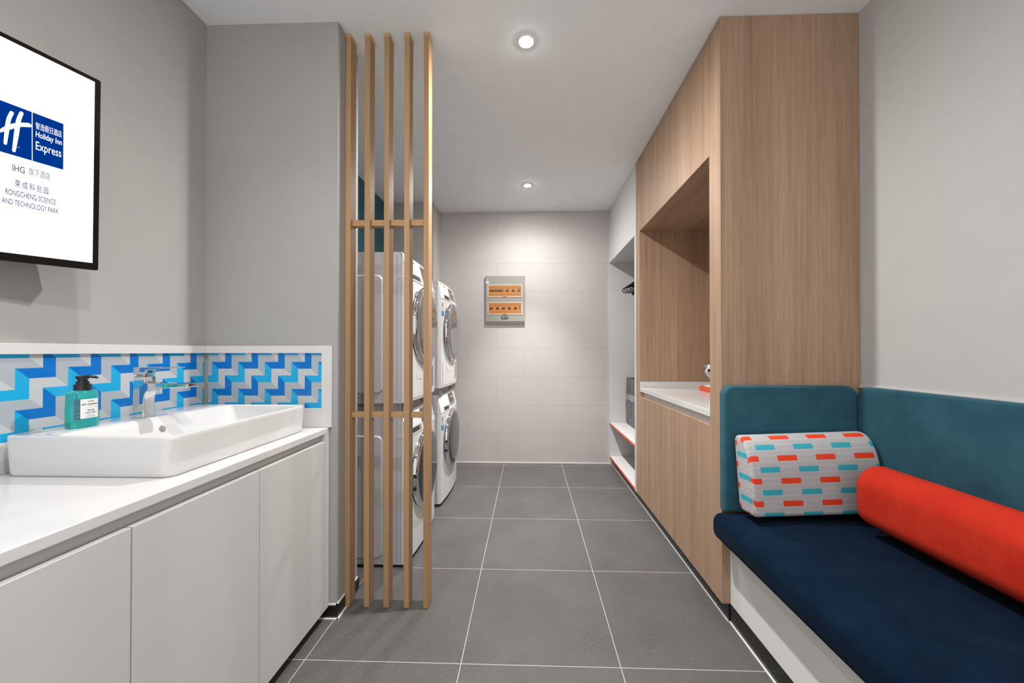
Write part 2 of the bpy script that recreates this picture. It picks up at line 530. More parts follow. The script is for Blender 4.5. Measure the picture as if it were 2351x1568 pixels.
# ------------------------------------------------------------------ slatted screen
r = thing('slat_screen', 'honey oak screen of five floor-to-ceiling slats in front of the washing machines', 'screen', (-.66, 1.696, 0))
SX = [-.8505, -.7600, -.6685, -.5740, -.4835]
for i, x in enumerate(SX):
    build('slat', box(x, x + .0245, 1.6685, 1.7245, .0015, ZC - .0015), 'slat', r, bevel=.0012)
for z0, z1 in ((1.7685, 1.7965), (.8705, .8950)):
    for i in range(4):
        build('rail', box(SX[i] + .0245, SX[i + 1], 1.690, 1.722, z0, z1), 'slat_x', r, bevel=.001)
for i, x in enumerate(SX):
    mb = MB(); mb.box(x - .0004, x + .0249, 1.668, 1.725, ZC - .017, ZC - .0012)
    build('end_tape', mb, 'tape', r)

# ------------------------------------------------------------------ vanity unit
XF = -.8857
r = thing('vanity_cabinet', 'white vanity base cabinet with flat doors under the washbasin worktop', 'cabinet', (-1.17, .8, 0))
build('carcass', box(XL + .002, XF - .021, -.4, 1.603, .052, .8175), 'white_lam', r)
edges = [-.374, .015, .404, .793, 1.1827, 1.5676]
for a, b2 in zip(edges[:-1], edges[1:]):
    build('door', box(XF - .019, XF, a + .0015, b2 - .0015, .0515, .7875), 'white_lam', r, bevel=.0012)
build('end_panel', box(XF - .0205, XF + .0005, 1.5685, 1.6035, .0515, .8175), 'white_lam', r, bevel=.001)
build('plinth', box(XL + .002, XF - .06, -.4, 1.595, 0, .0515), 'black_skirt', r)

o = build('vanity_worktop', box(XL + .001, XF + .001, -.42, 1.6035, .8184, .8436), 'quartz', loc=(-1.17, .8, .8184), bevel=.0025)
tag(o, 'white stone worktop along the left wall carrying the rectangular washbasin', 'worktop')

# printed glass splashback: staircase pattern cut to the panel
def clip(poly, axis, val, keep_less):
    out = []
    for i in range(len(poly)):
        a, c = poly[i], poly[(i + 1) % len(poly)]
        ina = (a[axis] <= val) if keep_less else (a[axis] >= val)
        inc = (c[axis] <= val) if keep_less else (c[axis] >= val)
        if ina: out.append(a)
        if ina != inc:
            t2 = (val - a[axis]) / (c[axis] - a[axis])
            out.append(tuple(a[k] + t2 * (c[k] - a[k]) for k in (0, 1)))
    return out
def pattern(u0, u1, v0, v1, ou, ov, PU, PV):
    """(ou, ov): lower-left tip of one light-blue flight; returns list of (poly, material)"""
    H1 = [(0, 0), (.5, 0), (.75, -.25), (.25, -.25)]
    V1 = [(.5, 0), (.5, .5), (.75, .25), (.75, -.25)]
    flights = []
    for (dx, dy), mi in (((0, 0), 0), ((-.5, .5), 1)):
        flights += [([(x + dx, y + dy) for x, y in H1], mi), ([(x + dx, y + dy) for x, y in V1], mi)]
    # greys: below / right of the light flight and of the dark flight
    for (dx, dy), (ma, mb2) in (((0, 0), (2, 3)), ((-.5, .5), (3, 2))):
        below = [(.25, -.25), (.75, -.25), (1.0, -.5), (.5, -.5)]
        right = [(.75, .25), (.75, -.25), (1.0, -.5), (1.0, 0)]
        flights += [([(x + dx, y + dy) for x, y in below], ma), ([(x + dx, y + dy) for x, y in right], mb2)]
    out = []
    for i in range(int((u0 - ou) / PU) - 2, int((u1 - ou) / PU) + 3):
        for j in range(int((v0 - ov) / PV) - 2, int((v1 - ov) / PV) + 3):
            for poly, mi in flights:
                p = [(ou + (x + i) * PU, ov + (y + j) * PV) for x, y in poly]
                for ax, val, less in ((0, u0, 0), (0, u1, 1), (1, v0, 0), (1, v1, 1)):
                    p = clip(p, ax, val, less)
                    if len(p) < 3: break
                if len(p) >= 3: out.append((p, mi))
    return out
PATM = ['p_light', 'p_dark', 'p_ga', 'p_gb']
Z0, Z1 = .9285, 1.1725
# left wall panel
r = thing('splashback', 'long blue and grey staircase-patterned glass splashback on the left wall behind the basin', 'splashback', (XL, .8, .8436))
mb = MB()
ylo = -.4
for p, mi in pattern(ylo, CF - .012, Z0, Z1, .990 + .0597, 1.1319 - .0597, .1191, .1194):
    mb.add([(XL + .006, u, v) for u, v in p], [tuple(range(len(p)))], mi)
mb.box(XL + .0005, XL + .0055, ylo, CF - .012, Z0, Z1, 2)
build('printed_panel', mb, PATM, r)
build('ledge', box(XL + .0005, XL + .018, ylo, CF - .0005, Z1, 1.2045), 'quartz', r, bevel=.0012)
build('upstand', box(XL + .0005, XL + .016, ylo, CF - .016, .8440, Z0), 'quartz', r, bevel=.0012)
# short end panel on the column
r = thing('splashback', 'short framed blue and grey staircase-patterned splashback on the end wall right of the basin', 'splashback', (-1.17, CF, .8436))
mb = MB()
for p, mi in pattern(XL + .020, -.9146, Z0, Z1, -1.4206 + .0607, 1.1329 - .0602, .1214, .1204):
    mb.add([(u, CF - .006, v) for u, v in p], [tuple(range(len(p)))], mi)
mb.box(XL + .020, -.9146, CF - .0055, CF - .0005, Z0, Z1, 2)
build('printed_panel', mb, PATM, r)
mb = MB()
mb.prism([(XL + .019, Z1), (-.9146, Z1), (-.9146, .8440), (-.8735, .8440), (-.8735, 1.2052), (XL + .019, 1.2052)], CF - .016, CF - .0005, 'y')
build('frame', mb, 'quartz', r, bevel=.0012)
build('upstand', box(XL + .020, -.9150, CF - .014, CF - .0005, .8440, Z0), 'quartz', r, bevel=.0012)

# ------------------------------------------------------------------ washbasin
BX0, BX1, BY0, BY1, BZ0, BZ1 = -1.415, -.944, .937, 1.530, .8440, .9536
r = thing('washbasin', 'white rectangular countertop washbasin with rear deck carrying the chrome tap', 'basin', (-1.18, 1.23, BZ0))
mb = MB(); L = []
def ring(x0, x1, y0, y1, rad, z): return [(x, y, z) for x, y in rrect(x0, x1, y0, y1, rad, 8)]
for ins, z in ((.010, BZ0), (.006, BZ0 + .004), (.004, BZ0 + .012), (.0, BZ1 - .012), (.0, BZ1 - .004), (.0012, BZ1 - .0012), (.004, BZ1)):
    L.append(ring(BX0 + ins, BX1 - ins, BY0 + ins, BY1 - ins, .030 - ins * .5, z))
IX0 = BX0 + .125
for dx, ins, z, rad in ((0, .0085, BZ1, .028), (.006, .0105, BZ1 - .002, .028), (.014, .012, BZ1 - .008, .028), (.022, .013, BZ1 - .020, .028),
                        (.036, .018, BZ1 - .055, .030), (.048, .026, BZ1 - .078, .034), (.064, .040, BZ1 - .087, .036), (.10, .08, BZ1 - .090, .03)):
    L.append(ring(IX0 + dx, BX1 - ins, BY0 + ins, BY1 - ins, rad, z))
mb.loft(L)
basin = build('bowl', mb, 'ceramic', r, smooth=38)
mb = MB()
P0 = Vector((-1.2595, 1.222, .9145)); nx = Vector((.93, 0, .37)).normalized()
rot = nx.to_track_quat('Z', 'Y').to_matrix().to_4x4(); rot.translation = P0
mb.lathe([(.0115, -.004), (.0115, .0012), (.0100, .0018), (.0085, .0004)], (0, 0, 0), n=28); mb.xform(rot)
build('overflow_ring', mb, 'chrome', r, smooth=40)
mb = MB(); mb.lathe([(.0086, -.004), (.0086, .0006), (.0001, .0006)], (0, 0, 0), n=28); mb.xform(rot)
build('overflow_hole', mb, 'mark_grey', r, smooth=40)  # flat grey disc, coloured as the shade inside the hole
mb = MB(); mb.lathe([(.030, .8636), (.030, .8656), (.026, .8668), (.012, .8680), (.0005, .8684)], (-1.10, 1.23, 0), n=32, cap1=True)
build('drain', mb, 'chrome', r, smooth=40)
mb = MB()
for k in range(9):
    mb.box(-1.385, -1.381, .952 + k * .0052, .9555 + k * .0052, BZ1 - .0005, BZ1 + .0003)
build('maker_mark', mb, 'mark_grey', r)

# ------------------------------------------------------------------ tap
ZB = BZ1 + .0002
r = thing('basin_tap', 'square chrome mixer tap with flat spout on the rear deck of the white basin', 'tap', (-1.324, 1.219, ZB))
prof = [(-1.3445, ZB), (-1.3040, ZB), (-1.3030, 1.000), (-1.3010, 1.028), (-1.2950, 1.043), (-1.2820, 1.0495), (-1.2600, 1.0535), (-1.149, 1.0590),
        (-1.149, 1.0715), (-1.290, 1.0735), (-1.2995, 1.0765), (-1.3010, 1.0955), (-1.3395, 1.0955)]
mb = MB(); mb.prism(prof, 1.200, 1.2385, 'y')
build('body', mb, 'chrome', r, bevel=.0028, smooth=30)
build('base_plate', box(-1.3475, -1.3015, 1.1975, 1.241, ZB, ZB + .003), 'chrome', r, bevel=.001)
mb = MB(); soft_box(mb, -1.336, -1.305, 1.204, 1.2345, 1.0955, 1.1010, .0015, .006)
build('neck', mb, 'dark_chrome', r, smooth=40)
prof = [(-1.3405, 1.1012), (-1.3000, 1.1012), (-1.2970, 1.1190), (-1.1935, 1.1240), (-1.1935, 1.1268), (-1.3405, 1.1262)]
mb = MB(); mb.prism(prof, 1.2005, 1.238, 'y')
build('lever', mb, 'chrome', r, bevel=.0018, smooth=30)
mb = MB(); mb.lathe([(.0105, 1.0600), (.0105, 1.0572), (.008, 1.0568), (.008, 1.0590)], (-1.168, 1.219, 0), n=24)
build('aerator', mb, 'dark_chrome', r, smooth=40)
mb = MB(); mb.lathe([(.0028, -1.2968), (.0028, -1.2962), (.0001, -1.2960)], (0, 1.219, 1.111), axis='x', n=12)
build('indicator', mb, 'slot_dark', r)

# ------------------------------------------------------------------ soap bottle
SXc, SYc = -1.338, 1.058
r = thing('soap_bottle', 'teal hand wash pump bottle with black pump on the rear edge of the basin', 'soap dispenser', (SXc, SYc, ZB))
mb = MB(); L = []
def ell(a, b2, z, n=44, dx=0):
    return [(SXc + dx + b2 * math.cos(2 * PI * k / n) * (abs(math.cos(2 * PI * k / n)) ** -.12 if abs(math.cos(2 * PI * k / n)) > .05 else 1),
             SYc + a * math.sin(2 * PI * k / n), z) for k in range(n)]
for a, b2, z in ((.030, .020, 0), (.0355, .0235, .002), (.037, .025, .006), (.0370, .025, .02), (.0365, .0246, .06), (.0358, .0242, .098), (.0347, .0232, .106), (.031, .0195, .1095), (.015, .0130, .1115)):
    L.append(ell(a, b2, ZB + z))
mb.loft(L)
bottle = build('bottle', mb, 'soap', r, smooth=50)
mb = MB(); mb.lathe([(.0185, .1095), (.0185, .128), (.0178, .1285), (.0140, .1287), (.0140, .137), (.0105, .1372), (.0105, .142), (.0105, .1425)], (SXc, SYc, ZB), n=30, cap1=True)
build('pump_collar', mb, 'black', r, smooth=35)
mb = MB()
mb.lathe([(.012, .1425), (.0125, .144), (.0150, .1505), (.0150, .1525), (.013, .1535)], (SXc, SYc, ZB), n=28, cap0=True, cap1=True)
d = Vector((.72, .69, 0)).normalized(); c0 = Vector((SXc, SYc, ZB))
mb.tube([c0 + Vector((0, 0, .1505)), c0 + d * .015 + Vector((0, 0, .1510)), c0 + d * .025 + Vector((0, 0, .1490)), c0 + d * .031 + Vector((0, 0, .1455))], [.0048, .0046, .0042, .003], 10)
build('pump_head', mb, 'black', r, smooth=45)
# wrapped label: points on the bottle surface from angle a0..a1 (0 = towards +X)
def label_patch(mb, a0, a1, z0, z1, off, mi=0, n=18):
    vs = []; fs = []
    for k in range(n + 1):
        a = a0 + (a1 - a0) * k / n
        cc = math.cos(a); fx = (abs(cc) ** -.12 if abs(cc) > .05 else 1)
        for z in (z0, z1):
            vs.append((SXc + (.025 + off) * cc * fx, SYc + (.0370 + off) * math.sin(a), ZB + z))
    for k in range(n): fs.append((2 * k, 2 * k + 2, 2 * k + 3, 2 * k + 1))
    mb.add(vs, fs, mi)
mb = MB(); label_patch(mb, -1.02, -.62, .026, .086, .0006)
lb = build('label_band', mb, 'label_teal', r, smooth=60)
mb = MB()
for z in (.034, .045, .057, .063):
    label_patch(mb, -1.02, -.64, z, z + .0006, .0010, 0)
build('label_lines', mb, 'p_ga', lb, smooth=60)
mb = MB(); label_patch(mb, -.62, .62, .028, .085, .0008)
lw = build('paper_label', mb, 'sticker_white', r, smooth=60)
def wrap_text(body, ya, yb, z0, z1, bold=0.0, spacing=1.0):
    tm = text_mesh(body, ya, yb, z0, z1, 0, 0, bold, spacing)
    out = []
    for y, z, _ in tm.v:
        a = math.asin(max(-.99, min(.99, y / .0383)))
        cc = math.cos(a)
        out.append((SXc + .0264 * cc * (abs(cc) ** -.12), SYc + .0383 * math.sin(a), ZB + z))
    tm.v = out; return tm
for body, ya, yb, z0, z1, mt in (('BEN SHERMAN', -.0195, .0195, .0672, .0718, 'ink'), ('Original', -.007, .009, .0635, .0660, 'mark_grey'),
                                 ('洗手液', -.008, .009, .0490, .0540, 'ink'), ('HAND WASH', -.0125, .0135, .0420, .0462, 'ink'),
                                 ('ARGAN OIL', -.009, .010, .0358, .0376, 'ink'), ('CITRUS BERGAMOT', -.0125, .0135, .0315, .0333, 'ink'), ('LIVE YOUR', -.007, .009, .0772, .0800, 'ink')):
    build('lettering', wrap_text(body, ya, yb, z0, z1, .008 if mt == 'ink' else 0, 1.1), mt, lw)
mb = MB(); label_patch(mb, -.42, .42, .0585, .0588, .0012); build('lettering', mb, 'mark_grey', lw)
mb = MB(); label_patch(mb, -.16, .21, .0762, .0768, .0012); build('lettering', mb, 'ink_red', lw)

# ------------------------------------------------------------------ wall-mounted screen
TD = Vector((.1645, .9836, .0737)); TU = Vector((.123, -.0946, .9879)); TN = TD.cross(TU)
TD.normalize(); TU = (TU - TD * TU.dot(TD)).normalized(); TN = TD.cross(TU)
TO = Vector((-1.26, 1.0363, 1.9787))
rotm = Matrix((TD, TU, TN)).transposed()
TW, TH = .276, .556
r = thing('wall_display', 'lit portrait display screen with black bezel on the left wall above the basin', 'screen', TO)
r.rotation_mode = 'QUATERNION'; r.rotation_quaternion = rotm.to_quaternion()
mb = MB(); soft_box(mb, -TW, 0, -TH, 0, -.042, -.0012, .004, .010)
build('housing', mb, 'tv_black', r, local=True, smooth=40)
mb = MB()
ou = rrect(-TW, 0, -TH, 0, .006, 4); inn = rrect(-TW + .0137, -.0137, -.5343, -.0112, .0006, 4)
mb.loft([[(x, y, -.003) for x, y in ou], [(x, y, .0) for x, y in rrect(-TW + .001, -.001, -TH + .001, -.001, .005, 4)], [(x, y, .0) for x, y in inn], [(x, y, -.002) for x, y in inn]], False, False)
build('bezel', mb, 'tv_black', r, local=True, smooth=40)
mb = MB(); mb.add([(-TW + .0137, -.5343, -.001), (-.0137, -.5343, -.001), (-.0137, -.0112, -.001), (-TW + .0137, -.0112, -.001)], [(0, 1, 2, 3)])
scr = build('screen', mb, 'screen', r, local=True)
mb = MB(); mb.box(-.17, -.10, -.36, -.22, -.16, -.042)
build('wall_bracket', mb, 'black', r, local=True, bevel=.002)
# logo (two blue squares) and writing, sub-parts of the screen
lr, ld, lt, lb_ = -.0783, -.1367, -.1616, -.2847
dw = (lr - ld) - .0006
mb = MB()
mb.add([(ld + .0007, lb_, -.0006), (lr, lb_, -.0006), (lr, lt, -.0006), (ld + .0007, lt, -.0006)], [(0, 1, 2, 3)])
mb.add([(ld - .0667, lb_, -.0006), (ld - .0007, lb_, -.0006), (ld - .0007, lt, -.0006), (ld - .0667, lt, -.0006)], [(0, 1, 2, 3)])
build('logo', mb, 'scr_blue', scr, local=True)
def ribbon(pts, ws, z):
    """flat brush stroke with rounded ends through pts (x,y) with half-widths ws"""
    mb = MB(); P = []
    N = 16
    def cat(a, b2, c, d2, q):
        return .5 * ((2 * b2) + (-a + c) * q + (2 * a - 5 * b2 + 4 * c - d2) * q * q + (-a + 3 * b2 - 3 * c + d2) * q ** 3)
    pp = [pts[0]] + pts + [pts[-1]]; ww = [ws[0]] + ws + [ws[-1]]
    for i in range(len(pts) - 1):
        for k in range(N):
            q = k / N
            P.append((cat(*[pp[i + j][0] for j in range(4)], q), cat(*[pp[i + j][1] for j in range(4)], q), cat(*[ww[i + j] for j in range(4)], q)))
    P.append((*pts[-1], ws[-1]))
    l, r2 = [], []
    for i, (x, y, w2) in enumerate(P):
        a = P[max(0, i - 1)]; c = P[min(len(P) - 1, i + 1)]
        dx, dy = c[0] - a[0], c[1] - a[1]; h = math.hypot(dx, dy) or 1
        l.append((x - dy / h * w2, y + dx / h * w2, z)); r2.append((x + dy / h * w2, y - dx / h * w2, z))
    vs = []; fs = []
    for a, c in zip(l, r2): vs += [a, c]
    for i in range(len(l) - 1): fs.append((2 * i, 2 * i + 1, 2 * i + 3, 2 * i + 2))
    mb.add(vs, fs)
    for (x, y, w2) in (P[0], P[-1]):
        mb.add([(x + w2 * math.cos(2 * PI * k / 16), y + w2 * math.sin(2 * PI * k / 16), z) for k in range(16)], [tuple(range(16))])
    return mb
build('logo_stroke', ribbon([(-.1714, -.1815), (-.1765, -.2000), (-.1795, -.2260), (-.1826, -.2620)], [.0035, .0037, .0038, .0028], -.0002), 'screen', scr, local=True)
build('logo_stroke', ribbon([(-.1552, -.1735), (-.1605, -.1960), (-.1640, -.2300), (-.1685, -.2735)], [.0035, .0040, .0042, .0030], -.0002), 'screen', scr, local=True)
build('logo_stroke', ribbon([(-.2030, -.2440), (-.1910, -.2360), (-.1780, -.2215), (-.1610, -.2060), (-.1425, -.1970)], [.0012, .0028, .0046, .0047, .0049], -.0001), 'screen', scr, local=True)
mb = MB(); mb.add([(-.1608 + .0013 * math.cos(2 * PI * k / 12), -.2615 + .0013 * math.sin(2 * PI * k / 12), -.0002) for k in range(12)], [tuple(range(12))])
build('logo_stroke', mb, 'p_gb', scr, local=True)
TXT = [('智选假日酒店', -.1307, -.0818, -.2000, -.1825, 'screen', 0, .004), ('Holiday Inn', -.1308, -.0815, -.2250, -.2055, 'screen', .08, .013),
       ('Express', -.1305, -.0825, -.2600, -.2315, 'screen', 0, .005), ('IHG', -.1711, -.1500, -.3240, -.3072, 'scr_grey', 0, .016),
       ('®', -.1492, -.1463, -.3120, -.3080, 'scr_grey', 0, 0), ('旗下酒店', -.1433, -.1039, -.3235, -.3040, 'scr_grey', 0, 0),
       ('荣 成 科 创 园', -.1670, -.1073, -.3625, -.3440, 'scr_navy', 0, .003), ('RONGCHENG SCIENCE', -.1830, -.0930, -.3860, -.3718, 'scr_navy', 0, .0),
       ('AND TECHNOLOGY PARK', -.1890, -.0873, -.4097, -.3957, 'scr_navy', 0, .0)]
for body, x0, x1, y0, y1, mt, sh, bo in TXT:
    build('lettering', text_mesh(body, x0, x1, y0, y1, -.0002, sh, bo), mt, scr, local=True)

# ------------------------------------------------------------------ washing machines and dryers
def machine(y0, zb, h, dryer, label, group):
    yc = y0 + .2975; W2 = .2975
    r = thing('tumble_dryer' if dryer else 'washing_machine', label, 'dryer' if dryer else 'washing machine', (-.96, yc, zb), group)
    xb, xs = -1.28, -.6905
    foot = 0 if dryer else .018
    mb = MB(); mb.box(xb, -.6915, y0 + .001, y0 + 2 * W2 - .001, zb + foot, zb + h)
    build('cabinet', mb, 'appliance_side', r, bevel=.003)  # side grey runs forward over the front frame, painted as its shade
    mb = MB(); ya, yb = y0 + .0002, y0 + 2 * W2 - .0002
    mb.prism([(-.7165, zb + .02), (-.7148, zb + .02), (-.7148, zb + h - .144), (-.6905, zb + h - .144), (-.6905, zb + h - .142), (-.7148, zb + h - .142), (-.7148, zb + h - .02), (-.7165, zb + h - .02)], ya, yb, 'y')
    build('side_seam', mb, 'mark_grey', r)
    # embossed rounded field on each side wall
    for s, yy in ((-1, y0 + .001), (1, y0 + 2 * W2 - .001)):
        mb = MB()
        pr = rrect(xb + .05, -.795, zb + .055, zb + h - .125, .03, 6); pr2 = rrect(xb + .056, -.801, zb + .061, zb + h - .131, .026, 6)
        mb.loft([[(x, yy + s * .0002, z) for x, z in pr], [(x, yy + s * .007, z) for x, z in pr2]], False, True)
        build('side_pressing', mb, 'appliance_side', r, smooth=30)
    # front: bowed panel, lofted in Y
    zs_p = h - .142
    def xf(y): return -.664 + .020 * (1 - ((y - yc) / W2) ** 2)
    def panel(zlist, y_in=0.0, n=16):
        mb = MB(); L = []
        for z, dx, in zlist:
            row = [(xs, y0, zb + z)]
            ys = [y0 + 2 * W2 * k / n for k in range(n + 1)]
            row += [(xf(y) + dx, y, zb + z) for y in ys]
            row += [(xs, y0 + 2 * W2, zb + z)]
            L.append(row)
        return mb.loft(L)
    build('front_panel', panel([(foot + .004, -.004), (foot + .010, 0), (zs_p - .004, 0), (zs_p - .001, -.002)]), 'appliance', r, smooth=28)
    cp = build('control_panel', panel([(zs_p, -.001), (zs_p + .004, .002), (h - .126, .000), (h - .006, -.030), (h - .001, -.034), (h, -.040)]), 'appliance', r, smooth=28)
    def lean(z):  # control face x offset at height z (relative)
        q = (z - (h - .126)) / .120
        return -.030 * max(0, min(1, q))
    def cpatch(mb, ya, yb, za, zz, off=.0006, mi=0, n=6):
        vs = []; fs = []
        for k in range(n + 1):
            y = ya + (yb - ya) * k / n
            for z in (za, zz): vs.append((xf(y) + lean(z) + off, y, zb + z))
        for k in range(n): fs.append((2 * k, 2 * k + 2, 2 * k + 3, 2 * k + 1))
        return mb.add(vs, fs, mi)
    dp = build('display', cpatch(MB(), y0 + .255, y0 + .455, h - .100, h - .018), 'display', r)
    mb = MB()
    for k in range(3): cpatch(mb, y0 + .335 + k * .026, y0 + .353 + k * .026, h - .058, h - .044, .0014, 0, 1)
    build('digits', mb, 'digits', dp)
    build('display_edge', cpatch(MB(), y0 + .255, y0 + .455, h - .118, h - .103, .001), 'dark_chrome', r)
    mb = MB()
    for i in range(3):
        for j in range(4):
            cpatch(mb, y0 + .475 + i * .036, y0 + .492 + i * .036 + .006 * (j % 2), h - .030 - j * .024, h - .024 - j * .024, .001, 0, 1)
    for i in range(3):
        for j in range(3):
            cpatch(mb, y0 + .486 + i * .036, y0 + .489 + i * .036, h - .050 - j * .024, h - .035 - j * .024, .001, 0, 1)
    build('button_marks', mb, 'mark_grey', cp)
    build('maker_mark', cpatch(MB(), y0 + .045, y0 + .085, h - .022, h - .015, .001, 0, 2), 'mark_grey', cp)
    if dryer: build('rating_mark', cpatch(MB(), y0 + .13, y0 + .162, h - .032, h - .020, .001, 0, 2), 'mark_grey', cp)
    # drawer pull
    dz = (h - .132, h - .100)
    dr = build('drawer_pull', cpatch(MB(), y0 + .080, y0 + .225, dz[0], dz[1], .0012), 'dark_chrome', r)
    build('drawer_slot', cpatch(MB(), y0 + .088, y0 + .190, dz[0] + .006, dz[1] - .004, .0018), 'slot_dark', dr)
    # stickers, upper left of the door
    def fpatch(mb, ya, yb, za, zz, off=.0008, mi=0, n=3):
        vs = []; fs = []
        for k in range(n + 1):
            y = ya + (yb - ya) * k / n
            for z in (za, zz): vs.append((xf(y) + off, y, zb + z))
        for k in range(n): fs.append((2 * k, 2 * k + 2, 2 * k + 3, 2 * k + 1))
        return mb.add(vs, fs, mi)
    st = build('energy_sticker', fpatch(MB(), y0 + .010, y0 + .062, h - .232, h - .158), 'sticker_white', r)
    build('sticker_band', fpatch(MB(), y0 + .010, y0 + .066, h - .272, h - .232, .001), 'sticker_blue', st)
    mb = MB(); fpatch(mb, y0 + .020, y0 + .044, h - .205, h - .168, .0014, 0, 1); fpatch(mb, y0 + .020, y0 + .052, h - .222, h - .215, .0014, 0, 1)
    build('sticker_print', mb, 'mark_grey', st)
    # door
    zc = zb + (.442 if dryer else .464); yd = yc; R = .243 if dryer else .236
    xd = -.650
    dn = build('door_ring', MB().lathe([(R - .012, -.004), (R, -.002), (R, .014), (R - .004, .022), (R - .012, .028), (R - .021, .0285), (R - .026, .024), (R - .027, .016)], (xd, yd, zc), axis='x', n=72), 'chrome', r, smooth=35)
    gl = [(R - .0215, .0280), (R - .028, .0325), (R * .72, .039), (R * .40, .043), (.001, .044)]
    build('door_glass', MB().lathe(gl, (xd, yd, zc), axis='x', n=72, cap1=True), 'grey_glass' if dryer else 'dark_glass', dn, smooth=60)
    build('door_seal', MB().lathe([(R + .004, -.006), (R + .004, .000), (R - .004, .001)], (xd, yd, zc), axis='x', n=72), 'slot_dark', r, smooth=50)
    if not dryer:
        for zz in (-.035, .035):
            build('hinge', box(xd + .004, xd + .022, yd - R - .002, yd - R + .016, zc + zz - .010 - .02, zc + zz + .010 - .02), 'black', dn, bevel=.002)
    else:
        build('door_grip', box(xd + .002, xd + .018, yd - R * .79, yd - R * .70, zc + R * .66, zc + R * .78), 'dark_chrome', dn, bevel=.003)
        # filter flap and vent grille
        fl = build('filter_flap', fpatch(MB(), y0 + .030, y0 + .375, .022, .205, .0022, 0, 6), 'appliance', r)
        build('flap_grip', fpatch(MB(), y0 + .13, y0 + .22, .125, .165, .0034, 0, 3), 'appliance', fl)
        mb = MB()
        for k in range(12):
            for j in range(2):
                fpatch(mb, y0 + .455 + j * .038, y0 + .485 + j * .038, .055 + k * .0115, .0615 + k * .0115, .001, 0, 1)
        build('vent_grille', mb, 'slot_dark', r)
    if not dryer:
        for yy in (y0 + .05, y0 + .545):
            for xx in (-1.22, -.76):
                mb = MB(); mb.lathe([(.018, 0), (.018, .008), (.011, .010), (.011, foot + .002)], (xx, yy, zb), n=16, cap0=True, cap1=True)
                build('foot', mb, 'black', r, smooth=40)
    return r
def stacking(y0, label):
    r = thing('stacking_kit', label, 'stacking kit', (-.96, y0 + .2975, .845), 'grey stacking kits between washer and dryer')
    mb = MB(); soft_box(mb, -1.275, -.672, y0 + .004, y0 + .591, .8455, .8925, .003, .012)
    sh = build('shelf', mb, 'kit_grey', r, smooth=40)
    mb = MB(); mb.box(-.6722, -.6712, y0 + .29, y0 + .40, .862, .884)
    build('grip_slot', mb, 'slot_dark', r)
    mb = MB()
    for x in (-.712, -.690): mb.box(x, x + .0015, y0 + .0032, y0 + .0042, .848, .890)
    build('end_cap_seam', mb, 'slot_dark', r)
    return r
Y1, Y2 = 1.972, 2.758
gW, gD = 'washing machines at the bottom of the stacks', 'tumble dryers on top of the stacks'
machine(Y1, 0, .845, False, 'white front-loading washing machine behind the wooden slats, bottom of the nearer stack', gW)
stacking(Y1, 'grey stacking kit of the nearer stack, behind the wooden slats')
machine(Y1, .893, .830, True, 'white tumble dryer behind the wooden slats, top of the nearer stack', gD)
machine(Y2, 0, .845, False, 'white front-loading washing machine beyond the slats, bottom of the far stack', gW)
stacking(Y2, 'grey stacking kit of the far stack near the back wall')
machine(Y2, .893, .830, True, 'white tumble dryer beyond the slats, top of the far stack near the back wall', gD)

# ------------------------------------------------------------------ distribution board on the back wall
r = thing('distribution_board', 'taupe electrical distribution board with two amber windows on the tiled back wall', 'electrical panel', (-.2458, YB, 1.4705))
EX = lambda px: -.4541 + (px - 150) * 4.707e-4
EZ = lambda py: 1.9725 - (py - 240) * 4.707e-4
build('enclosure', box(-.4541, -.0375, 3.842, YB - .0005, 1.4705, 1.9725), 'panel_grey', r, bevel=.002)
door = build('cover', box(-.4541 + .004, -.0375 - .002, 3.834, 3.8425, 1.4905, 1.9725 + .001), 'panel_grey', r, bevel=.002)
rows = [(437, 715, [255, 290, 325, 370, 408, 447, 480, 518, 612, 650, 745, 780, 880], 26, 548, 590),
        (828, 1105, [256, 290, 392, 425, 524, 560, 658, 692, 794, 828], 30, 945, 985)]
for y0, y1, xs_, wd, ya, yb in rows:
    mb = MB()
    ou = [(EX(203), EZ(y1)), (EX(977), EZ(y1)), (EX(977), EZ(y0)), (EX(203), EZ(y0))]
    inn = [(EX(218), EZ(y1 - 15)), (EX(961), EZ(y1 - 15)), (EX(961), EZ(y0 + 17)), (EX(218), EZ(y0 + 17))]
    mb.loft([[(x, 3.834, z) for x, z in ou], [(x, 3.830, z) for x, z in ou], [(x, 3.830, z) for x, z in inn], [(x, 3.8338, z) for x, z in inn]], False, False)
    wf = build('window_frame', mb, 'panel_white', r)
    mb = MB(); mb.box(EX(218), EX(961), 3.8328, 3.8336, EZ(y1 - 15), EZ(y0 + 17))
    bk = build('amber_backing', mb, 'amber', r)
    mb = MB()
    for k in (0,):
        mb.box(EX(248), EX(930), 3.8324, 3.8328, EZ(y0 + 79), EZ(y0 + 75)); mb.box(EX(916), EX(930), 3.8324, 3.8328, EZ(y0 + 165), EZ(y0 + 75))
        mb.box(EX(218), EX(961), 3.8324, 3.8328, EZ(y0 + 221), EZ(y0 + 217)); mb.box(EX(218), EX(961), 3.8324, 3.8328, EZ(y0 + 60), EZ(y0 + 57))
        mb.box(EX(228), EX(238), 3.8324, 3.8328, EZ(y0 + 152), EZ(y0 + 140)); mb.box(EX(942), EX(953), 3.8324, 3.8328, EZ(y0 + 146), EZ(y0 + 134))
    build('slot_lines', mb, 'breaker_line', bk)
    for x in xs_:
        build('breaker_switch', box(EX(x), EX(x + wd), 3.8285, 3.8328, EZ(yb), EZ(ya)), 'breaker', bk)
    mb = MB(); mb.box(EX(545), EX(630), 3.829, 3.831, EZ(y1 + 2), EZ(y1 - 16))
    build('window_tab', mb, 'amber', wf)
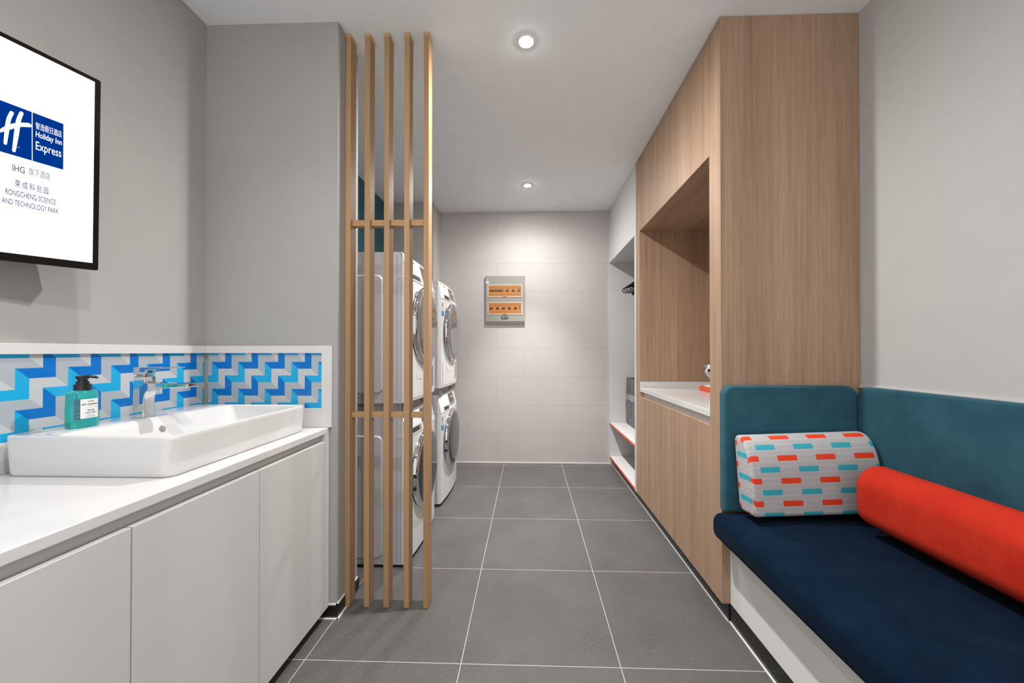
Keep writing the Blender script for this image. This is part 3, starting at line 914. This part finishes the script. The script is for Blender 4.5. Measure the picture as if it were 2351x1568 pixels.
mb = MB(); soft_box(mb, EX(512), EX(662), 3.834, 3.829, EZ(1200), EZ(1133), .0015, .008, axis='y')
lt_ = build('latch', mb, 'navy_plastic', r, smooth=40)
mb = MB(); mb.box(EX(535), EX(585), 3.8284, 3.829, EZ(1186), EZ(1146)); mb.box(EX(622), EX(650), 3.8284, 3.829, EZ(1186), EZ(1150))
build('latch_plate', mb, 'panel_grey', lt_)
mb = MB(); mb.lathe([(.0165, 3.834), (.0165, 3.8334), (.0002, 3.8334)], (EX(193), 0, EZ(336)), axis='y', n=24, sx=.48, sy=1.0)
build('badge', mb, 'p_ga', r)
build('data_sticker', box(EX(158), EX(232), 3.8334, 3.834, EZ(408), EZ(362)), 'panel_white', r)

# ------------------------------------------------------------------ oak built-in cabinet with ironing niche
YN, YFAR = 1.630, 2.8945
NB, NT_ = .8350, 2.0925        # niche opening bottom / top (front)
NY0, NY1 = 1.7300, 2.8050
WT = .905                       # worktop surface
r = thing('built_in_cabinet', 'tall oak veneer built-in cabinet with an open ironing niche on the right', 'cabinet', (1.14, 2.26, 0))
build('side_panel', box(XC + .0005, XR - .001, YN, YN + .03, .078, ZC - .002), 'wood', r, bevel=.0008)
build('stile', box(XC, XC + .034, YN - .0005, NY0, .078, ZC - .0022), 'wood', r, bevel=.0008)
build('stile', box(XC, XC + .020, NY1, YFAR, .078, ZC - .0022), 'wood', r, bevel=.0008)
for a, b2 in ((NY0 + .0008, 2.249), (2.2505, NY1 - .0008)):
    build('upper_door', box(XC + .0004, XC + .020, a, b2, NT_, ZC - .004), 'wood', r, bevel=.0006)
for a, b2 in ((NY0 + .0008, 2.0900), (2.0915, NY1 - .0008)):
    build('lower_door', box(XC + .0004, XC + .020, a, b2, .0785, NB), 'wood', r, bevel=.0008)
build('niche_side', box(XC + .020, XR - .022, NY1, NY1 + .02, .85, NT_), 'wood', r)
build('niche_side', box(XC + .034, XR - .022, NY0 - .02, NY0, .85, NT_), 'wood', r)
build('niche_back', box(XR - .022, XR - .002, NY0 - .02, NY1 + .02, .85, NT_), 'wood', r)
build('niche_top', box(XC + .020, XR - .002, NY0 - .02, NY1 + .02, NT_, NT_ + .02), 'wood_y', r)
build('finger_channel', box(XC + .021, XC + .041, NY0, NY1, .78, .8735), 'nook', r)
build('finger_channel_end', box(XC + .006, XC + .0205, NY1 - .020, NY1 - .0005, NB - .02, .8735), 'wood', r)
build('carcass', box(XC + .022, XR - .002, NY0, NY1, .079, .78), 'nook', r)
build('plinth', box(.8745, XR - .002, YN + .002, YFAR, 0, .078), 'black_skirt', r)
build('back_liner', box(XC + .022, XR - .002, NY1 + .0205, YFAR, .079, ZC - .004), 'wood', r)

r = thing('niche_worktop', 'white stone worktop with low upstand inside the oak ironing niche', 'worktop', (1.13, 2.26, .874))
build('slab', box(XC + .0006, XR - .0225, NY0 + .001, NY1 - .001, .8740, WT), 'quartz', r, bevel=.002)
mb = MB()
mb.box(XC + .0010, XR - .024, NY1 - .013, NY1 - .001, WT, .949)
mb.box(XC + .0010, XR - .024, NY0 + .001, NY0 + .013, WT, .949)
mb.box(XR - .036, XR - .0232, NY0 + .013, NY1 - .013, WT, .949)
build('upstand', mb, 'quartz', r, bevel=.001)

# ------------------------------------------------------------------ iron on its orange tray
r = thing('iron_rest', 'orange tray with a white pad standing on the worktop in the oak niche', 'iron rest', (1.27, 2.40, WT))
mb = MB(); soft_box(mb, 1.198, 1.350, 2.20, 2.610, WT + .0003, WT + .033, .004, .010)
build('tray', mb, 'orange', r, smooth=40)
mb = MB(); L = []
for k in range(15):
    y = 2.23 + .345 * k / 14
    zt = WT + .0395 + .003 * math.sin(k * 2.1) + (.004 if k in (12, 13) else 0)
    hw = .060 - .006 * abs(math.sin(k * 1.7))
    L.append([(1.272 - hw, y, WT + .0332), (1.272 - hw, y, zt - .003), (1.272, y, zt), (1.272 + hw, y, zt - .002), (1.272 + hw, y, WT + .0332)])
mb.loft(L)
build('pad', mb, 'cotton', r, smooth=60)
r = thing('steam_iron', 'white and black steam iron propped on end on the orange tray in the oak niche', 'iron', (1.255, 2.50, WT + .043))
# tip on the tray, heel up: loft of D sections along a leaning axis
A0 = Vector((1.262, 2.478, WT + .045)); A1 = Vector((1.213, 2.505, 1.092))
ax = (A1 - A0).normalized(); side = Vector((.80, -.60, 0)); side = (side - ax * side.dot(ax)).normalized(); dep = ax.cross(side)
if dep.x < 0: dep = -dep
def isec(q, hw, d0, d1, n=14):
    c = A0 + (A1 - A0) * q
    out = []
    for k in range(n):
        a = 2 * PI * k / n
        out.append(tuple(c + side * hw * math.cos(a) + dep * ((d0 + d1) / 2 + (d1 - d0) / 2 * math.sin(a))))
    return out
mb = MB(); mb.loft([isec(q, w2, 0, .010) for q, w2 in ((0, .004), (.12, .016), (.3, .028), (.55, .038), (.8, .043), (.97, .045), (1.0, .042))])
build('soleplate', mb, 'dark_chrome', r, smooth=40)
mb = MB(); mb.loft([isec(q, w2, .010, d1) for q, w2, d1 in ((.0, .003, .014), (.12, .014, .030), (.3, .025, .046), (.5, .033, .054), (.66, .036, .060))])
build('lower_body', mb, 'black', r, smooth=40)
mb = MB(); mb.loft([isec(q, w2, d0, d1) for q, w2, d0, d1 in ((.60, .036, -.004, .064), (.66, .042, -.014, .070), (.74, .043, -.018, .073), (.82, .040, -.014, .074), (.84, .034, -.004, .074), (.96, .032, -.002, .070), (1.0, .028, .004, .060))])
hb = build('heel_body', mb, 'iron_white', r, smooth=40)
mb = MB(); mb.loft([isec(q, w2, -.021, .010) for q, w2 in ((.645, .010), (.67, .020), (.74, .022), (.80, .016))])
build('heel_window', mb, 'black', hb, smooth=40)
c = A0 + (A1 - A0) * .5 + dep * .105
mb = MB(); mb.tube([A0 + (A1 - A0) * .9 + dep * .065, A0 + (A1 - A0) * .85 + dep * .10, c, A0 + (A1 - A0) * .2 + dep * .085, A0 + (A1 - A0) * .15 + dep * .035], [.012, .013, .013, .012, .010], 12)
build('handle', mb, 'black', r, smooth=50)
e = A0 + (A1 - A0) * .99 + dep * .02
mb = MB(); mb.tube([e, e + Vector((.006, -.004, .012)), e + Vector((.028, -.018, .040)), e + Vector((.058, -.06, .055)), e + Vector((.075, -.15, .020)), e + Vector((.085, -.22, -.05))], [.006, .0045, .0034, .0032, .0032, .0032], 8)
build('cord', mb, 'black', r, smooth=50)

# ------------------------------------------------------------------ laundry nook: shelves, rail, hangers, bag
def shelf(zt, th, label):
    r = thing('nook_shelf', label, 'shelf', (1.14, 3.39, zt - th), 'white shelves of the laundry nook')
    build('board', box(XC + .006, XR - .002, 2.9380, 3.8405, zt - th, zt), 'nook', r)
    build('edge_band', box(XC + .001, XC + .006, 2.9380, 3.8405, zt - th, zt), 'orange_edge', r)
    return r
shelf(.434, .017, 'white shelf with an orange front edge under the grey laundry bag in the nook')
shelf(.0895, .015, 'white shelf with an orange front edge just above the floor in the nook')
HX, HZ = 1.115, 1.872
o = build('clothes_rail', MB().tube([(HX, 2.938, HZ), (HX, 3.8415, HZ)], .009, 14), 'chrome', loc=(HX, 3.39, HZ), smooth=50)
tag(o, 'chrome hanging rail across the top of the white laundry nook', 'clothes rail')
def hanger_parts(r, y):
    def sidepts(s):
        hw = .245
        pts = [(0, 1.822), (.02, 1.821), (.06, 1.808), (.12, 1.788), (.18, 1.772), (.222, 1.764), (.237, 1.758), (hw - .002, 1.748), (hw, 1.738), (hw - .006, 1.727), (hw - .018, 1.7215), (.20, 1.7195), (.12, 1.718), (0, 1.718)]
        return [(HX + s * a, y, z) for a, z in pts]
    L = sidepts(-1); R = sidepts(1)
    loop = L + list(reversed(R[:-1]))
    mb = MB(); mb.tube(loop[:-1], .0042, 8, closed=True)
    build('frame', mb, 'hanger_black', r, smooth=50)
    mb = MB()
    pts = [(HX, y, 1.822), (HX, y, 1.845), (HX + .006, y, 1.853), (HX + .014, y, 1.862)]
    pts += [(HX + .0155 * math.cos(a), y, HZ + .0155 * math.sin(a)) for a in [x * .35 for x in range(-1, 9)]]
    mb.tube(pts, .0022, 8)
    build('hook', mb, 'dark_chrome', r, smooth=50)
    for cx in (HX - .145, HX + .145):
        mb = MB(); mb.box(cx - .013, cx + .013, y - .008, y + .008, 1.698, 1.728)
        build('clip', mb, 'black', r, bevel=.002)
hy = [3.405, 3.335, 3.265, 3.195, 3.130, 3.095, 3.045]
ords = ['leftmost black clothes hanger on the rail of the laundry nook', 'second black clothes hanger from the left in the nook', 'third black clothes hanger from the left in the nook',
        'fourth black clothes hanger from the left in the nook', 'fifth black clothes hanger from the left in the nook', 'sixth black clothes hanger from the left in the nook', 'rightmost black clothes hanger in the nook, half hidden by the oak cabinet']
h0 = thing('clothes_hanger', ords[0], 'hanger', (HX, hy[0], HZ), 'black hangers in the laundry nook')
hanger_parts(h0, hy[0])
for y, lb2 in zip(hy[1:], ords[1:]):
    dup(h0, (HX, y, HZ), lb2)
# laundry bag
r = thing('laundry_bag', 'grey felt laundry bag with white lettering on the upper nook shelf', 'laundry bag', (1.20, 3.58, .434))
mb = MB(); L = []
bx0, bx1, by0, by1 = 1.012, 1.40, 3.33, 3.832
for ins, z, sag in ((.012, .4345, 0), (.004, .440, 0), (0, .46, 0), (-.003, .60, 0), (-.001, .75, 0), (.002, .88, .6), (.001, .906, 1.0)):
    ringp = rrect(bx0 + ins, bx1 - ins, by0 + ins, by1 - ins, .012, 4)
    L.append([(x, y, z - sag * .012 * math.sin(PI * max(0, min(1, (y - by0) / (by1 - by0))))) for x, y in ringp])
top = L[-1]
cx_, cy_ = (bx0 + bx1) / 2, (by0 + by1) / 2
def inset(Lp, d, dz): return [(x + (d if x < cx_ else -d), y + (d if y < cy_ else -d), z + dz) for x, y, z in Lp]
L.append(inset(top, .004, .001)); L.append(inset(top, .006, -.01)); L.append(inset(L[2], .007, .0))
mb.loft(L)
bag = build('body', mb, 'bag_fab', r, smooth=40)
mb = MB()
for cx2 in (bx0 - .004,):
    mb.tube([(cx2 + .001, 3.68, .862), (cx2 - .002, 3.66, .80), (cx2 - .003, 3.62, .74), (cx2 - .003, 3.58, .72), (cx2 - .003, 3.53, .74), (cx2 - .002, 3.49, .80), (cx2 + .001, 3.47, .862)], .0035, 6)
tm = text_mesh('LAUNDRY', 0, .315, 0, .060, 0, 0, .006)
tm.v = [(bx0 - .0052, 3.800 - x, .690 + y) for x, y, z in tm.v]
build('lettering', tm, 'text_white', r)

# ------------------------------------------------------------------ bench seat
r = thing('bench_base', 'white bench base with black plinth under the navy seat along the right wall', 'bench', (1.16, .7, 0))
build('body', box(.8800, XR - .001, -.4, YN - .001, .0795, .368), 'bench_white', r, bevel=.001)
build('plinth', box(.8795, XR - .001, -.4, YN - .001, 0, .0790), 'black_skirt', r)
mb = MB(); soft_box(mb,   .796, XR - .004, -.38, YN - .002,   .3685, .490, .046, .030, crown=.032, n=7)
o = build('seat_cushion', mb, 'navy_fab', loc=(1.12, .62, .3685), smooth=60)
tag(o, 'dark navy upholstered seat cushion on the white bench along the right wall', 'seat cushion')
mb = MB(); soft_box(mb, .834, 1.388, YN - .0008, YN - .047, .497, 1.032, .010, .042, axis='y', n=7, rlow=.004)
o = build('back_cushion', mb, 'teal_fab', loc=(1.11, YN, .478), smooth=50)
tag(o, 'short teal upholstered back panel against the side of the oak cabinet', 'back cushion')
mb = MB(); soft_box(mb, XR - .0008, XR - .050, -.36, 1.600, .497, 1.030, .010, .045, axis='x', n=7, rlow=.004)
o = build('back_cushion', mb, 'teal_fab', loc=(XR, .62, .478), smooth=50)
tag(o, 'long teal upholstered back panel along the right wall behind the red bolster', 'back cushion')

# ------------------------------------------------------------------ loose cushions
def d_profile(dp, h, n=26):
    """side profile (a: 0 = back .. dp = front, z): flat back and bottom, curved front-top"""
    pts = []
    rb = .018
    def arc(cx, cy, rx, ry, a0, a1, m):
        for k in range(m + 1):
            a = math.radians(a0 + (a1 - a0) * k / m); pts.append((cx + rx * math.cos(a), cy + ry * math.sin(a)))
    arc(rb, rb, rb, rb, 270, 180, 4)                       # back bottom
    arc(rb, h - rb, rb, rb, 180, 95, 4)                    # back top
    for k in range(19):                                    # curved front
        a = math.radians(88 - 88 * k / 18); e = 2 / 2.3
        pts.append((rb + .002 + (dp - rb - .004) * abs(math.cos(a)) ** e, h * .36 + h * .64 * abs(math.sin(a)) ** e))
    arc(dp - rb - .002, rb, rb, rb, 0, -90, 5)             # front bottom
    return pts
def bolster(mb, prof, length, ends=.02, uvs=None):
    """loft the profile along +X with rounded ends; UV u = along, v = around"""
    cx = sum(p[0] for p in prof) / len(prof); cz = sum(p[1] for p in prof) / len(prof)
    st = []
    for k in range(6):
        a = PI / 2 * k / 5; st.append((ends * (1 - math.cos(PI / 2 - a)) if False else ends * (1 - math.sin(a)), ends * (1 - math.cos(a))))
    seq = [(x, i) for x, i in ((ends * (1 - math.cos(PI / 2 * k / 5)), ends * (1 - math.sin(PI / 2 * k / 5))) for k in range(6))]
    xs2 = [(x, i) for x, i in seq]
    mid = [(ends + (length - 2 * ends) * k / 10, 0) for k in range(1, 10)]
    tail = [(length - x, i) for x, i in reversed(seq)]
    allx = xs2 + mid + tail
    arc = [0]
    for a, b2 in zip(prof, prof[1:]): arc.append(arc[-1] + math.hypot(b2[0] - a[0], b2[1] - a[1]))
    loops = []
    R = max(math.hypot(p[0] - cx, p[1] - cz) for p in prof)
    for x, ins in allx:
        L = []
        for a, z in prof:
            d = math.hypot(a - cx, z - cz); q = max(0, 1 - ins / d)
            L.append((x, cx + (a - cx) * q, cz + (z - cz) * q))
        loops.append(L)
    mb.loft(loops)
    n = len(prof); uv = []
    fidx = 0
    per = arc[-1] + math.hypot(prof[-1][0] - prof[0][0], prof[-1][1] - prof[0][1])
    for k in range(len(loops) - 1):
        for i in range(n):
            j = (i + 1) % n
            v0 = arc[i]; v1 = arc[j] if j else per
            uv.append({k * n + i: (allx[k][0], v0), k * n + j: (allx[k][0], v1), (k + 1) * n + j: (allx[k + 1][0], v1), (k + 1) * n + i: (allx[k + 1][0], v0)})
    for cap in (range(n), range((len(loops) - 1) * n, len(loops) * n)):
        uv.append({i: (loops[i // n][i % n][1] * 1.0 + .02, loops[i // n][i % n][2] * 1.0 + uvs) for i in cap})
    mb.uv = uv
    return mb
# patterned cushion: local x along, local y from back to front
mb = MB()
pf = d_profile(.104, .306)
bolster(mb, pf, .512, .014, uvs=.0)
CU = Vector((.873, 1.544, .526))
# local axes: x -> along (slightly away from camera to the right), y -> towards camera
ca = math.radians(1.5)
RM = Matrix(((math.cos(ca), math.sin(ca), 0), (math.sin(ca), -math.cos(ca), 0), (0, 0, 1)))
RM = Matrix.Rotation(-math.radians(2.0), 3, 'Y') @ Matrix.Rotation(-math.radians(4.0), 3, 'X') @ RM
mb.v = [tuple(RM @ Vector(p)) for p in mb.v]
o = build('patterned_cushion', mb, 'cushion', loc=CU, local=True, smooth=50)
tag(o, 'grey D-shaped cushion with red and turquoise dashes against the short teal back panel', 'cushion')

# red bolster: axis along Y
XB = XR - .052
prof = []
for a in range(80, 181, 8):
    an = math.radians(a); prof.append((1.262 + .077 * math.cos(an), .690 + .077 * math.sin(an)))
for a in range(184, 257, 8):
    an = math.radians(a); prof.append((1.248 + .061 * math.cos(an), .614 + .060 * math.sin(an)))
prof += [(1.262, .540), (1.290, .5195), (1.345, .5145), (XB - .006, .5145), (XB - .001, .520), (XB - .001, .60), (XB - .001, .70), (XB - .005, .724), (1.345, .741), (1.31, .753)]
mb = MB()
L = []
ys = []
ye, yn, ed = 1.374, .30, .022
seq = [(ed * (1 - math.cos(PI / 2 * k / 6)), ed * (1 - math.sin(PI / 2 * k / 6))) for k in range(7)]
st = [(yn + x, i) for x, i in seq] + [(yn + ed + (ye - yn - 2 * ed) * k / 14, 0) for k in range(1, 14)] + [(ye - x, i) for x, i in reversed(seq)]
cx2 = sum(p[0] for p in prof) / len(prof); cz2 = sum(p[1] for p in prof) / len(prof)
for y, ins in st:
    row = []
    for x, z in prof:
        d = math.hypot(x - cx2, z - cz2); q = 1 - ins / d
        row.append((cx2 + (x - cx2) * q, y, cz2 + (z - cz2) * q))
    L.append(row)
mb.loft(L)
o = build('bolster_cushion', mb, 'red_fab', loc=(1.30, .84, .5115), smooth=50)
tag(o, 'long red ribbed bolster cushion lying along the teal back panel', 'bolster')
